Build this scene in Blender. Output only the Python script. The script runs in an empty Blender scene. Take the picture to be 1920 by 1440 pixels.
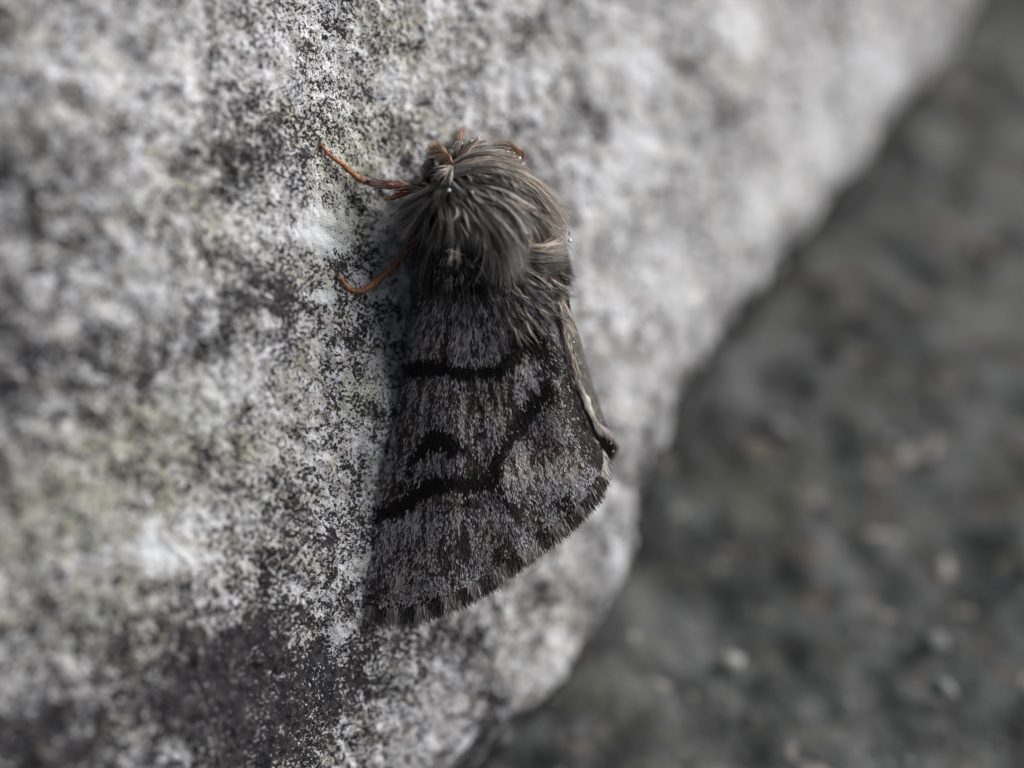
import bpy, math
import numpy as np
from mathutils import Vector, Matrix

rng = np.random.default_rng(7)
# ------------------------------------------------------------------ camera
# Everything is real size (metres in the scene); building code works in millimetres in a
# camera-aligned frame (x right, y up, z towards the viewer) and is moved to the world by to_world().
D = 82.0                        # mm, focus distance
TANH = 0.315                    # half width of view
F = 960.0 / TANH                # photo pixels per unit tangent (photo is 1920 wide)
PITCH = math.radians(50)        # camera looks down at the stone
CAM_H = 0.087                   # camera above the ground, m
AX_R = np.array([1.0, 0, 0])
AX_U = np.array([0, math.sin(PITCH), math.cos(PITCH)])
AX_B = np.array([0, -math.cos(PITCH), math.sin(PITCH)])
CAM = np.array([0.0, 0.0, CAM_H])

scene = bpy.context.scene
cam_d = bpy.data.cameras.new("camera")
cam_d.sensor_width = 36.0
cam_d.lens = 18.0 / TANH
cam_d.clip_start = 0.004
cam_d.clip_end = 20.0
cam_d.dof.use_dof = True
cam_d.dof.focus_distance = D / 1000
cam_d.dof.aperture_fstop = 11.0
cam_o = bpy.data.objects.new("camera", cam_d)
cam_o.location = CAM
cam_o.rotation_euler = (math.pi / 2 - PITCH, 0, 0)
scene.collection.objects.link(cam_o)
scene.camera = cam_o

# ------------------------------------------------------------------ light: soft overcast from the upper right
L_cam = np.array([0.82, 0.56, 0.12]); L_cam /= np.linalg.norm(L_cam)
L_w = Vector(L_cam[0] * AX_R + L_cam[1] * AX_U + L_cam[2] * AX_B)
sun_d = bpy.data.lights.new("sun", 'SUN')
sun_d.energy = 2.5
sun_d.angle = math.radians(60)
sun_d.color = (0.99, 0.985, 0.98)
sun_o = bpy.data.objects.new("sun", sun_d)
sun_o.rotation_euler = L_w.to_track_quat('Z', 'Y').to_euler()
sun_o.location = L_w * 1.0
scene.collection.objects.link(sun_o)

world = bpy.data.worlds.new("World"); scene.world = world
world.use_nodes = True
wn = world.node_tree; wn.nodes.clear()
sky = wn.nodes.new('ShaderNodeTexSky'); sky.sky_type = 'NISHITA'; sky.sun_disc = False
sky.sun_elevation = math.asin(max(-1, min(1, L_w.z)))
sky.sun_rotation = math.atan2(L_w.x, L_w.y)
sky.dust_density = 6.0; sky.air_density = 1.0
hsv = wn.nodes.new('ShaderNodeHueSaturation'); hsv.inputs['Saturation'].default_value = 0.45   # cloud cover greys the sky
bg = wn.nodes.new('ShaderNodeBackground'); bg.inputs['Strength'].default_value = 0.05
wo = wn.nodes.new('ShaderNodeOutputWorld')
wn.links.new(sky.outputs[0], hsv.inputs['Color']); wn.links.new(hsv.outputs[0], bg.inputs['Color'])
wn.links.new(bg.outputs[0], wo.inputs[0])

vs = scene.view_settings
vs.view_transform = 'Standard'; vs.look = 'None'; vs.gamma = 1.0; vs.use_curve_mapping = False
vs.exposure = 0.95
scene.cycles.max_bounces = 8
scene.cycles.use_adaptive_sampling = False

# ------------------------------------------------------------------ helpers
def px3(px, py, dz=0.0):
    """photo pixel + millimetres towards the viewer from the focal distance -> camera frame mm"""
    px, py, dz = np.broadcast_arrays(np.asarray(px, float), np.asarray(py, float), np.asarray(dz, float))
    d = D - dz
    return np.stack([(px - 960) / F * d, -(py - 720) / F * d, -d], -1)

def to_world(p):
    p = np.asarray(p, float)
    return CAM + 0.001 * (p[..., 0:1] * AX_R + p[..., 1:2] * AX_U + p[..., 2:3] * AX_B)

def norm(v):
    return v / np.maximum(np.linalg.norm(v, axis=-1, keepdims=True), 1e-12)

def mesh_obj(name, verts_w, faces, mat, parent=None, colors=None, attrs=None, smooth=True, origin=None):
    """faces: (n,3) or (n,4) int array; verts in world metres"""
    verts_w = np.asarray(verts_w, float).reshape(-1, 3)
    if parent is not None:
        org = np.array(parent.matrix_world.translation) if parent.parent is None else ORIG[parent.name]
    else:
        org = verts_w.mean(0) if origin is None else np.asarray(origin)
    v = (verts_w - org).astype(np.float32)
    faces = np.asarray(faces, np.int32); k = faces.shape[1]
    me = bpy.data.meshes.new(name)
    me.vertices.add(len(v)); me.vertices.foreach_set('co', v.ravel())
    me.loops.add(faces.size); me.loops.foreach_set('vertex_index', faces.ravel())
    me.polygons.add(len(faces))
    me.polygons.foreach_set('loop_start', np.arange(0, faces.size, k, dtype=np.int32))
    if smooth:
        me.polygons.foreach_set('use_smooth', np.ones(len(faces), bool))
    me.update(calc_edges=True)
    if colors is not None:
        ca = me.color_attributes.new('Col', 'FLOAT_COLOR', 'POINT')
        c4 = np.ones((len(v), 4), np.float32); c4[:, :3] = colors
        ca.data.foreach_set('color', c4.ravel())
    for an, av in (attrs or {}).items():
        at = me.attributes.new(an, 'FLOAT', 'POINT'); at.data.foreach_set('value', np.asarray(av, np.float32))
    me.materials.append(mat)
    o = bpy.data.objects.new(name, me)
    scene.collection.objects.link(o)
    if parent is not None:
        o.parent = parent
    else:
        o.location = org
    ORIG[o.name] = org
    return o
ORIG = {}

def grid_faces(nr, nc, wrap=False):
    r = np.arange(nr - 1)[:, None]; cmax = nc if wrap else nc - 1
    c = np.arange(cmax)[None, :]; c2 = (c + 1) % nc
    return np.stack([r * nc + c, r * nc + c2, (r + 1) * nc + c2, (r + 1) * nc + c], -1).reshape(-1, 4)

# gradient noise
_G = rng.normal(size=(256, 256, 2)); _G /= np.linalg.norm(_G, axis=-1, keepdims=True)
def gn(x, y, ox=0.0):
    x = x + 37.3 * ox; y = y - 19.7 * ox
    xi = np.floor(x).astype(int); yi = np.floor(y).astype(int); fx = x - xi; fy = y - yi
    u = fx * fx * fx * (fx * (fx * 6 - 15) + 10); v = fy * fy * fy * (fy * (fy * 6 - 15) + 10)
    def g(a, b):
        gr = _G[(xi + a) & 255, (yi + b) & 255]
        return gr[..., 0] * (fx - a) + gr[..., 1] * (fy - b)
    return ((g(0, 0) * (1 - u) + g(1, 0) * u) * (1 - v) + (g(0, 1) * (1 - u) + g(1, 1) * u) * v) * 1.5

def polyline(pts, t):
    """Catmull-Rom through pts (n,d) at t in 0..1 by chord length"""
    pts = np.asarray(pts, float)
    seg = np.linalg.norm(np.diff(pts, axis=0), axis=1); cum = np.concatenate([[0], np.cumsum(seg)]) / seg.sum()
    t = np.clip(np.asarray(t, float), 0, 1)
    i = np.clip(np.searchsorted(cum, t, side='right') - 1, 0, len(pts) - 2)
    f = ((t - cum[i]) / (cum[i + 1] - cum[i]))[..., None]
    ext = np.vstack([2 * pts[0] - pts[1], pts, 2 * pts[-1] - pts[-2]])
    p0, p1, p2, p3 = ext[i], ext[i + 1], ext[i + 2], ext[i + 3]
    return 0.5 * (2 * p1 + (p2 - p0) * f + (2 * p0 - 5 * p1 + 4 * p2 - p3) * f ** 2 + (3 * p1 - p0 - 3 * p2 + p3) * f ** 3)

def hair_mesh(paths, rad, cols, sides=3):
    """paths (n,k,3) camera mm; rad (n,k) mm; cols (n,k,3) -> verts, faces, colours"""
    n, k, _ = paths.shape
    tan = np.gradient(paths, axis=1); tan = norm(tan)
    ref = norm(rng.normal(size=(n, 1, 3)))
    a = norm(np.cross(tan, ref)); b = np.cross(tan, a)
    ang = np.arange(sides) * 2 * math.pi / sides
    v = paths[:, :, None, :] + rad[:, :, None, None] * (np.cos(ang)[None, None, :, None] * a[:, :, None, :] + np.sin(ang)[None, None, :, None] * b[:, :, None, :])
    f1 = grid_faces(k, sides, wrap=True)
    faces = (np.arange(n)[:, None, None] * (k * sides) + f1[None]).reshape(-1, 4)
    c = np.repeat(cols[:, :, None, :], sides, axis=2).reshape(-1, 3)
    return v.reshape(-1, 3), faces, c

def tube(path, rad, sides=10):
    """one closed tapered tube, path (k,3) camera mm"""
    path = np.asarray(path, float); rad = np.asarray(rad, float); k = len(path)
    tan = norm(np.gradient(path, axis=0)); ref = np.array([0.3, 0.2, 0.93])
    a = norm(np.cross(tan, ref)); b = np.cross(tan, a)
    ang = np.arange(sides) * 2 * math.pi / sides
    v = path[:, None] + rad[:, None, None] * (np.cos(ang)[None, :, None] * a[:, None] + np.sin(ang)[None, :, None] * b[:, None])
    v[0] = path[0] + (v[0] - path[0]) * 0.05; v[-1] = path[-1] + (v[-1] - path[-1]) * 0.05
    return v.reshape(-1, 3), grid_faces(k, sides, wrap=True)

# ------------------------------------------------------------------ materials
def new_mat(name):
    m = bpy.data.materials.new(name); m.use_nodes = True
    nt = m.node_tree; nt.nodes.clear()
    out = nt.nodes.new('ShaderNodeOutputMaterial'); b = nt.nodes.new('ShaderNodeBsdfPrincipled')
    nt.links.new(b.outputs[0], out.inputs[0])
    return m, nt, b

class NT:
    def __init__(s, nt):
        s.nt = nt
        tc = nt.nodes.new('ShaderNodeTexCoord'); mp = nt.nodes.new('ShaderNodeMapping')
        mp.inputs['Scale'].default_value = (1000, 1000, 1000)
        nt.links.new(tc.outputs['Object'], mp.inputs[0]); s.co = mp.outputs[0]
    def noise(s, scale, detail=2, rough=0.55, off=0.0, dist=0.0):
        n = s.nt.nodes.new('ShaderNodeTexNoise'); n.inputs['Scale'].default_value = scale
        n.inputs['Detail'].default_value = detail; n.inputs['Roughness'].default_value = rough
        n.inputs['Distortion'].default_value = dist
        v = s.nt.nodes.new('ShaderNodeVectorMath'); v.operation = 'ADD'; v.inputs[1].default_value = (off, off * 1.7, -off)
        s.nt.links.new(s.co, v.inputs[0]); s.nt.links.new(v.outputs[0], n.inputs['Vector'])
        return n.outputs[0]
    def math(s, op, a, b=None, c=None, clamp=False):
        n = s.nt.nodes.new('ShaderNodeMath'); n.operation = op; n.use_clamp = clamp
        for i, x in enumerate((a, b, c)):
            if x is None: continue
            if hasattr(x, 'is_linked'): s.nt.links.new(x, n.inputs[i])
            else: n.inputs[i].default_value = x
        return n.outputs[0]
    def step(s, x, lo, hi):
        n = s.nt.nodes.new('ShaderNodeMapRange'); n.interpolation_type = 'SMOOTHSTEP'
        for key, val in (('Value', x), ('From Min', lo), ('From Max', hi)):
            if hasattr(val, 'is_linked'): s.nt.links.new(val, n.inputs[key])
            else: n.inputs[key].default_value = val
        return n.outputs[0]
    def mix(s, f, a, b, mode='MIX'):
        n = s.nt.nodes.new('ShaderNodeMix'); n.data_type = 'RGBA'; n.blend_type = mode
        for i, x in ((0, f), (6, a), (7, b)):
            if hasattr(x, 'is_linked'): s.nt.links.new(x, n.inputs[i])
            elif i == 0: n.inputs[0].default_value = x
            else: n.inputs[i].default_value = (*x, 1)
        return n.outputs[2]
    def attr(s, name, color=False):
        n = s.nt.nodes.new('ShaderNodeAttribute'); n.attribute_name = name
        return n.outputs['Color'] if color else n.outputs['Fac']
    def bump(s, h, strength, dist):
        n = s.nt.nodes.new('ShaderNodeBump'); n.inputs['Strength'].default_value = strength
        n.inputs['Distance'].default_value = dist; s.nt.links.new(h, n.inputs['Height'])
        return n.outputs[0]

# lichen-crusted stone
M_rock, nt, bs = new_mat('lichen_stone'); g = NT(nt)
stain = g.attr('stain'); pale = g.attr('pale'); moss = g.attr('moss')
fine = g.noise(5.2, 3.0, 0.62)
fine2 = g.noise(10.5, 2.0, 0.6, 31)
mid = g.noise(0.95, 3.0, 0.6, 11, 0.4)
patch = g.noise(0.27, 3.0, 0.55, 5, 0.6)
sp = g.math('MULTIPLY_ADD', fine2, 0.35, g.math('MULTIPLY', fine, 0.65))
thr = g.math('ADD', g.math('MULTIPLY_ADD', g.math('SUBTRACT', mid, 0.5), 0.36, 0.468),
             g.math('MULTIPLY', g.math('SUBTRACT', patch, 0.5), 0.18))
thr = g.math('MULTIPLY_ADD', g.math('SUBTRACT', g.noise(0.46, 3.0, 0.6, 61, 0.5), 0.5), 0.20, thr)
thr = g.math('MULTIPLY_ADD', stain, 0.10, thr)
thr = g.math('MULTIPLY_ADD', pale, -0.20, thr)
light_f = g.step(sp, g.math('SUBTRACT', thr, 0.028), g.math('ADD', thr, 0.036))
c_pale = g.mix(g.step(g.noise(1.7, 3, 0.6, 3), 0.36, 0.66), (0.37, 0.362, 0.36), (0.61, 0.62, 0.66))
c_pale = g.mix(g.math('MULTIPLY', g.step(g.noise(0.55, 3, 0.6, 17), 0.53, 0.66), 0.5), c_pale, (0.36, 0.355, 0.27))
c_pale = g.mix(g.math('MULTIPLY', g.step(g.noise(0.75, 3, 0.6, 41), 0.56, 0.68), 0.5), c_pale, (0.30, 0.25, 0.225))
c_pale = g.mix(g.math('MULTIPLY', moss, 0.55), c_pale, (0.30, 0.31, 0.19))
c_pale = g.mix(g.math('MULTIPLY', pale, 0.65), c_pale, (0.60, 0.62, 0.66))
c_dark = g.mix(g.step(g.noise(2.3, 2, 0.5, 23), 0.42, 0.62), (0.014, 0.014, 0.018), (0.042, 0.038, 0.039))
col = g.mix(light_f, c_dark, c_pale)
col = g.mix(g.attr('under'), col, g.mix(g.step(mid, 0.42, 0.60), (0.012, 0.012, 0.013), (0.062, 0.064, 0.064)))  # shade below the arris, painted into the stone's colour
nt.links.new(col, bs.inputs['Base Color'])
bs.inputs['Roughness'].default_value = 0.9; bs.inputs['Specular IOR Level'].default_value = 0.25
hgt = g.math('ADD', g.math('MULTIPLY', light_f, 0.6), g.math('MULTIPLY', fine2, 0.9))
nt.links.new(g.bump(hgt, 1.0, 0.00018), bs.inputs['Normal'])

# dark gritty ground
M_ground, nt, bs = new_mat('dark_grit_ground'); g = NT(nt)
a = g.noise(0.27, 4, 0.6, 2, 0.5); b_ = g.noise(0.16, 3, 0.55, 9); c_ = g.noise(1.6, 3, 0.6, 4)
col = g.mix(g.step(a, 0.36, 0.66), (0.018, 0.020, 0.020), (0.082, 0.087, 0.087))
col = g.mix(g.math('MULTIPLY', g.step(b_, 0.50, 0.66), 0.6), col, (0.085, 0.085, 0.066))
col = g.mix(g.math('MULTIPLY', g.step(g.noise(0.4, 2, 0.5, 77), 0.63, 0.70), 0.8), col, (0.13, 0.098, 0.078))
col = g.mix(g.math('MULTIPLY', g.step(g.noise(0.34, 2, 0.5, 55), 0.66, 0.73), 0.85), col, (0.33, 0.31, 0.285))
col = g.mix(g.step(c_, 0.30, 0.42), (0.022, 0.022, 0.024), col)
nt.links.new(col, bs.inputs['Base Color']); bs.inputs['Roughness'].default_value = 0.85
nt.links.new(g.bump(c_, 0.7, 0.0005), bs.inputs['Normal'])

def hair_mat(name, rough, spec=0.4, sheen=0.0, trans=0.0):
    m, nt, bs = new_mat(name); g = NT(nt)
    nt.links.new(g.attr('Col', True), bs.inputs['Base Color'])
    bs.inputs['Roughness'].default_value = rough; bs.inputs['Specular IOR Level'].default_value = spec
    bs.inputs['Sheen Weight'].default_value = sheen
    return m
M_fur = hair_mat('moth_fur', 0.5, 0.45)
M_scale = hair_mat('wing_scales', 0.6, 0.12)
M_membrane = hair_mat('wing_membrane', 0.75, 0.1)

def noisy_mat(name, c1, c2, scale, rough, spec=0.4):
    m, nt, bs = new_mat(name); g = NT(nt)
    n_ = g.noise(scale, 3, 0.6)
    nt.links.new(g.mix(g.step(n_, 0.36, 0.64), c1, c2), bs.inputs['Base Color'])
    bs.inputs['Roughness'].default_value = rough; bs.inputs['Specular IOR Level'].default_value = spec
    nt.links.new(g.bump(n_, 0.5, 0.00005), bs.inputs['Normal'])
    return m
M_body = noisy_mat('moth_cuticle', (0.020, 0.014, 0.012), (0.05, 0.035, 0.028), 3.0, 0.6)
M_leg = noisy_mat('orange_leg', (0.15, 0.06, 0.028), (0.38, 0.18, 0.075), 6.0, 0.7)
M_leg_dark = noisy_mat('red_brown_leg', (0.10, 0.03, 0.022), (0.24, 0.075, 0.045), 4.0, 0.45)
M_eye = noisy_mat('dark_eye', (0.006, 0.006, 0.008), (0.016, 0.014, 0.018), 14.0, 0.22, 0.6)
M_claw = noisy_mat('dark_claw', (0.03, 0.015, 0.012), (0.07, 0.03, 0.02), 6.0, 0.5)
M_speck = noisy_mat('white_speck', (0.75, 0.75, 0.76), (0.85, 0.85, 0.85), 6.0, 0.5)
M_water, nt, bs = new_mat('clear_water')
bs.inputs['Base Color'].default_value = (1, 1, 1, 1); bs.inputs['Roughness'].default_value = 0.02
bs.inputs['IOR'].default_value = 1.333; bs.inputs['Transmission Weight'].default_value = 1.0

# ------------------------------------------------------------------ the stone
NX = 0.70; NZ = math.sqrt(1 - NX * NX)
N_ = np.array([NX, 0, NZ]); T_ = np.array([NZ, 0, -NX]); V_ = np.array([0, 1.0, 0])
P0 = px3(632, 720, 0.0)

def plane_sv(px, py, h=0.0):
    """photo pixel -> (s, v) on the stone's face raised by h"""
    px = np.asarray(px, float); py = np.asarray(py, float)
    ray = np.stack([(px - 960) / F, -(py - 720) / F, -np.ones_like(px)], -1)
    o = P0 + np.multiply.outer(np.asarray(h, float), N_) if np.ndim(h) else P0 + h * N_
    lam = np.sum(o * N_, -1) / (ray @ N_)
    q = ray * lam[..., None] - P0
    return q @ T_, q @ V_

edge_px = np.array([62, 0]) + np.array([(1830, -10), (1740, 110), (1650, 215), (1565, 345), (1470, 430), (1410, 495), (1325, 640), (1272, 760),
                    (1228, 880), (1215, 985), (1148, 1120), (1092, 1215), (1030, 1270), (955, 1375), (897, 1450)], float)
es, ev = plane_sv(edge_px[:, 0], edge_px[:, 1])
o_ = np.argsort(ev); es, ev = es[o_], ev[o_]
def s_edge(v):
    e = np.interp(v, ev, es)
    e = np.where(v > ev[-1], es[-1] + (v - ev[-1]) * 0.95, e)
    e = np.where(v < ev[0], es[0] + (v - ev[0]) * 0.95, e)
    return e

def rock_h(s, v):
    damp = 1.0
    h = 0.75 * gn(s / 15, v / 15, 1) + 0.34 * gn(s / 5.2, v / 5.2, 2) * damp
    h = h + 0.16 * gn(s / 1.9, v / 1.9, 3) + 0.14 * gn(s / 0.85, v / 0.85, 4) + 0.09 * gn(s / 0.38, v / 0.38, 5)
    pit = gn(s / 2.6, v / 2.6, 6)
    h = h - 0.28 * np.clip(pit - 0.38, 0, 1) * 2.2
    h = h - 0.013 * np.clip(-6 - s, 0, None) ** 2 * (s > -40) - np.where(s <= -40, 0.013 * 34 ** 2 + 0.884 * (-40 - s), 0)
    h = h - 0.013 * np.clip(-9 - v, 0, 40) ** 2
    return h

def rock_dz(px, py):
    """depth offset (mm towards viewer) of the stone's surface under a photo pixel"""
    px = np.asarray(px, float); py = np.asarray(py, float); h = np.zeros_like(px)
    for _ in range(6):
        s, v = plane_sv(px, py, h)
        h = rock_h(s, v)
    P = P0 + s[..., None] * T_ + v[..., None] * V_ + h[..., None] * N_
    return P[..., 2] + D

def axis(spans):
    out = []
    for a_, b2, st in spans:
        out.append(np.arange(a_, b2, st))
    return np.concatenate(out + [[spans[-1][1]]])
u_ax = axis([(-70, -26, 1.0), (-26, -10, 0.17), (-10, 13, 0.075), (13, 34, 0.17), (34, 76, 0.32), (76, 130, 2.0)])
v_ax = axis([(-62, -28, 0.9), (-28, -23, 0.2), (-23, 23, 0.085), (23, 36, 0.2), (36, 70, 0.9)])
U, Vv = np.meshgrid(u_ax, v_ax)
R_EDGE = 6.0
SE = s_edge(Vv) + 0.5 * gn(Vv / 4.6, Vv * 0 + 4.4, 8) + 0.6 * gn(Vv / 1.2, Vv * 0 + 9.4, 8)
ex = np.clip((U - (SE - R_EDGE)) * 0.7071, 0, None)
TH_MAX = math.radians(112)
xs = np.linspace(0, 240, 4801)                         # arris profile: round, a slope that carries the painted shade band, then the hidden side
TH1 = math.radians(43); LS = 9.0
th_s = np.where(xs < R_EDGE * TH1, xs / R_EDGE, np.where(xs < R_EDGE * TH1 + LS, TH1, np.minimum(TH1 + (xs - R_EDGE * TH1 - LS) / 5.0, TH_MAX)))
cum_c = np.concatenate([[0], np.cumsum(np.cos(th_s[:-1]) * 0.05)]); cum_s = np.concatenate([[0], np.cumsum(np.sin(th_s[:-1]) * 0.05)])
th = np.interp(ex, xs, th_s); inpl = np.interp(ex, xs, cum_c); drop = np.interp(ex, xs, cum_s)
S = np.where(ex > 0, SE - R_EDGE, U); Vp = Vv.copy()
qs, qv = 0.7071, -0.7071
H = rock_h(U, Vv)
# rougher, chipped arris
near = np.exp(-((U - SE + 1.5) / 5.0) ** 2)
H = H + near * (0.5 * gn(U / 4.0, Vv / 4.0, 12) + 0.3 * gn(U / 1.7, Vv / 1.7, 13))
nrm = np.cos(th)[..., None] * N_ + np.sin(th)[..., None] * (qs * T_ + qv * V_)
PR = P0 + S[..., None] * T_ + Vp[..., None] * V_ + inpl[..., None] * (qs * T_ + qv * V_) - drop[..., None] * N_ + H[..., None] * nrm
Wr = to_world(PR)

# natural stains on the stone (dark growth, pale lichen, moss) as blobs on its face
def blobs(lst):
    acc = np.zeros_like(U)
    for (x, y, r, amp) in lst:
        s0, v0 = plane_sv(np.array(x), np.array(y)); dep = D + 0.7 * s0
        k = dep / F
        wob = 1 + 0.55 * gn(U / 1.3 + x, Vv / 1.3 + y, 3) + 0.35 * gn(U / 0.5, Vv / 0.5, 4)
        d2 = (((U - s0) * 0.72) ** 2 + (Vv - v0) ** 2) / (r * k) ** 2
        acc = acc + amp * np.exp(-d2 * wob * wob)
    return acc
stain_v = blobs([(490, 250, 60, .6), (500, 560, 75, .9), (640, 500, 24, 1.2), (420, 1290, 130, .95), (560, 1340, 120, .8), (300, 1260, 100, .6), (480, 1420, 120, .6), (620, 1240, 60, .5), (60, 1440, 120, .6),
                 (60, 420, 90, .6), (60, 640, 110, .8), (20, 300, 60, .5), (150, 1370, 90, .6), (230, 690, 50, .5), (520, 1180, 60, .5),
                 (660, 620, 50, .4), (430, 330, 50, .5), (700, 1250, 70, .5), (840, 1190, 60, .8), (960, 230, 24, .5), (1120, 230, 40, .5),
                 (1010, 60, 30, .4), (1340, 240, 45, .5), (1230, 330, 60, .3), (900, 1230, 40, .5), (1050, 1120, 40, .5), (1160, 960, 40, .5), (1290, 130, 40, .4),
                 (450, 780, 60, .4), (100, 900, 60, .4), (560, 1000, 80, .35), (1350, 700, 50, 1.2), (1290, 850, 50, 1.1), (1450, 560, 60, .7), (1130, 1060, 30, .7),  # blobs along the arris also stand for its shaded side
                 (1380, 640, 40, .8), (970, 1330, 50, .8), (1050, 1290, 30, .6)])
pale_v = blobs([(585, 430, 38, 1.0), (600, 455, 25, .6), (310, 1040, 45, .9), (290, 1010, 25, .6), (405, 740, 50, .6), (640, 1185, 22, .9), (590, 555, 16, .9),
                (1210, 260, 50, .9), (1380, 60, 60, .6), (1180, 130, 50, .7), (1420, 400, 70, .5), (1540, 250, 80, .5), (980, 150, 50, .4), (480, 600, 14, .8),
                (1140, 350, 60, .6), (1260, 480, 60, .5), (200, 560, 60, .35), (240, 130, 90, .3), (1160, 560, 60, .4), (1180, 760, 40, .4), (1120, 930, 30, .7),
                (1190, 1010, 25, .8), (1070, 1200, 30, .6), (925, 1385, 14, 1.3), (940, 1360, 10, 1.0), (760, 150, 30, .5), (1300, 560, 50, .4), (1640, 130, 70, .4)])
moss_v = blobs([(690, 250, 60, .8), (660, 330, 50, .6), (740, 60, 50, .8), (330, 820, 90, .7), (420, 290, 40, .8), (180, 920, 120, .7), (660, 740, 40, .9),
                (650, 440, 50, .6), (60, 1020, 90, .5), (1010, 80, 40, .6), (1370, 130, 50, .6), (230, 1150, 80, .7), (470, 860, 70, .5), (1060, 1150, 50, .6), (380, 430, 80, .4)])
nr, nc = U.shape
fr = grid_faces(nr, nc)[:, ::-1]
# skirt: the block goes on down below the ground
bi = np.concatenate([np.arange(nc), np.arange(1, nr) * nc + nc - 1, (nr - 1) * nc + np.arange(nc - 2, -1, -1), np.arange(nr - 2, 0, -1) * nc])
vb = Wr.reshape(-1, 3)[bi].copy(); vb[:, 2] = np.minimum(vb[:, 2] - 0.01, -0.06)
i0 = nr * nc + np.arange(len(bi)); nxt = np.roll(np.arange(len(bi)), -1)
fs = np.stack([bi, i0, i0[nxt], bi[nxt]], -1)[:, ::-1]
un = np.clip((th + 0.22 * gn(U / 2.2, Vv / 2.2, 15) + 0.15 * gn(U / 0.9, Vv / 0.9, 16) - 0.48) / 0.20, 0, 1); under_shade_v = un * un * (3 - 2 * un)  # mask of the painted shade band, growing with the bend angle
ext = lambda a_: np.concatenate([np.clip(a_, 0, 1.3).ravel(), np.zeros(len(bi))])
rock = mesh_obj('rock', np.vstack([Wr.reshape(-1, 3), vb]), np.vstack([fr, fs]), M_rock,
                attrs={'stain': ext(stain_v), 'pale': ext(pale_v), 'moss': ext(moss_v), 'under': ext(under_shade_v)}, origin=(0, 0, 0))
rock['kind'] = 'structure'
rock['label'] = 'pale lichen-crusted stone with dark specks and a chipped slanting edge'
del Wr, PR

# ------------------------------------------------------------------ the ground
gx = axis([(-1.5, -0.2, 0.1), (-0.2, -0.05, 0.004), (-0.05, 0.14, 0.0005), (0.14, 0.4, 0.006), (0.4, 1.5, 0.1)])
gy = axis([(-1.5, -0.1, 0.1), (-0.1, 0.0, 0.004), (0.0, 0.19, 0.0005), (0.19, 0.4, 0.006), (0.4, 1.5, 0.1)])
GX, GY = np.meshgrid(gx, gy)
a_, b_ = GX * 1000, GY * 1000
GH = 1.3 * gn(a_ / 22, b_ / 22, 1) + 0.8 * gn(a_ / 7, b_ / 7, 2) + 0.4 * gn(a_ / 3.1, b_ / 3.1, 3) + 0.16 * gn(a_ / 1.4, b_ / 1.4, 4)
ground = mesh_obj('ground', np.stack([GX, GY, GH * 0.001], -1), grid_faces(len(gy), len(gx)), M_ground, origin=(0, 0, 0))
ground['kind'] = 'structure'
ground['label'] = 'dark grey gritty ground lying below the stone'

# loose grit on the ground: far too many grains to count
gv, gf, gc, gcount = [], [], [], 0
octa = np.array([(1, 0, 0), (0, 1, 0), (-1, 0, 0), (0, -1, 0), (0.5, 0.5, 0.7), (-0.5, 0.5, 0.75), (-0.5, -0.5, 0.7), (0.5, -0.5, 0.72), (0, 0, 1.0), (0, 0, -0.6)], float)
ofc = np.array([(0, 4, 7), (0, 1, 4), (1, 5, 4), (1, 2, 5), (2, 6, 5), (2, 3, 6), (3, 7, 6), (3, 0, 7), (4, 5, 8), (5, 6, 8), (6, 7, 8), (7, 4, 8), (1, 0, 9), (2, 1, 9), (3, 2, 9), (0, 3, 9)])
for _k in range(420):
    gx_, gy_ = -0.01 + 0.12 * rng.random(), 0.01 + 0.15 * rng.random()
    r_ = 0.0003 + 0.0009 * rng.random() ** 2.5
    m_ = np.linalg.qr(rng.normal(size=(3, 3)))[0]
    gv.append((octa * (0.75 + 0.5 * rng.random((10, 1)))) @ (m_ * np.array([1.3, 0.9, 0.7])) * r_ + np.array([gx_, gy_, r_ * 0.45 + 0.0008 * gn(np.array(gx_ * 1000 / 7), np.array(gy_ * 1000 / 7), 2)]))
    gf.append(ofc + gcount); gcount += 10
    c_ = np.array([(0.05, 0.052, 0.05), (0.11, 0.115, 0.115), (0.20, 0.20, 0.195), (0.42, 0.41, 0.39), (0.12, 0.085, 0.06)])[rng.choice(5, p=[.34, .36, .19, .04, .07])]
    gc.append(np.tile(c_ * (0.7 + 0.6 * rng.random()), (10, 1)))
M_grit = hair_mat('grit_grains', 0.7, 0.3)
grit = mesh_obj('grit', np.vstack(gv), np.vstack(gf), M_grit, colors=np.vstack(gc), smooth=False, origin=(0, 0, 0))
grit['kind'] = 'stuff'
grit['label'] = 'loose grey grit scattered over the dark ground'
grit['category'] = 'grit'

# ------------------------------------------------------------------ the moth
base_px = (915, 720)
moth = bpy.data.objects.new('moth', None)
moth.empty_display_size = 0.005
base_w = to_world(px3(base_px[0], base_px[1], float(rock_dz(*base_px))))
moth.location = base_w
scene.collection.objects.link(moth)
moth['label'] = 'furry grey-brown moth with dark wing bands resting head up on the stone'
moth['category'] = 'moth'
bpy.context.view_layer.update()

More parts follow.
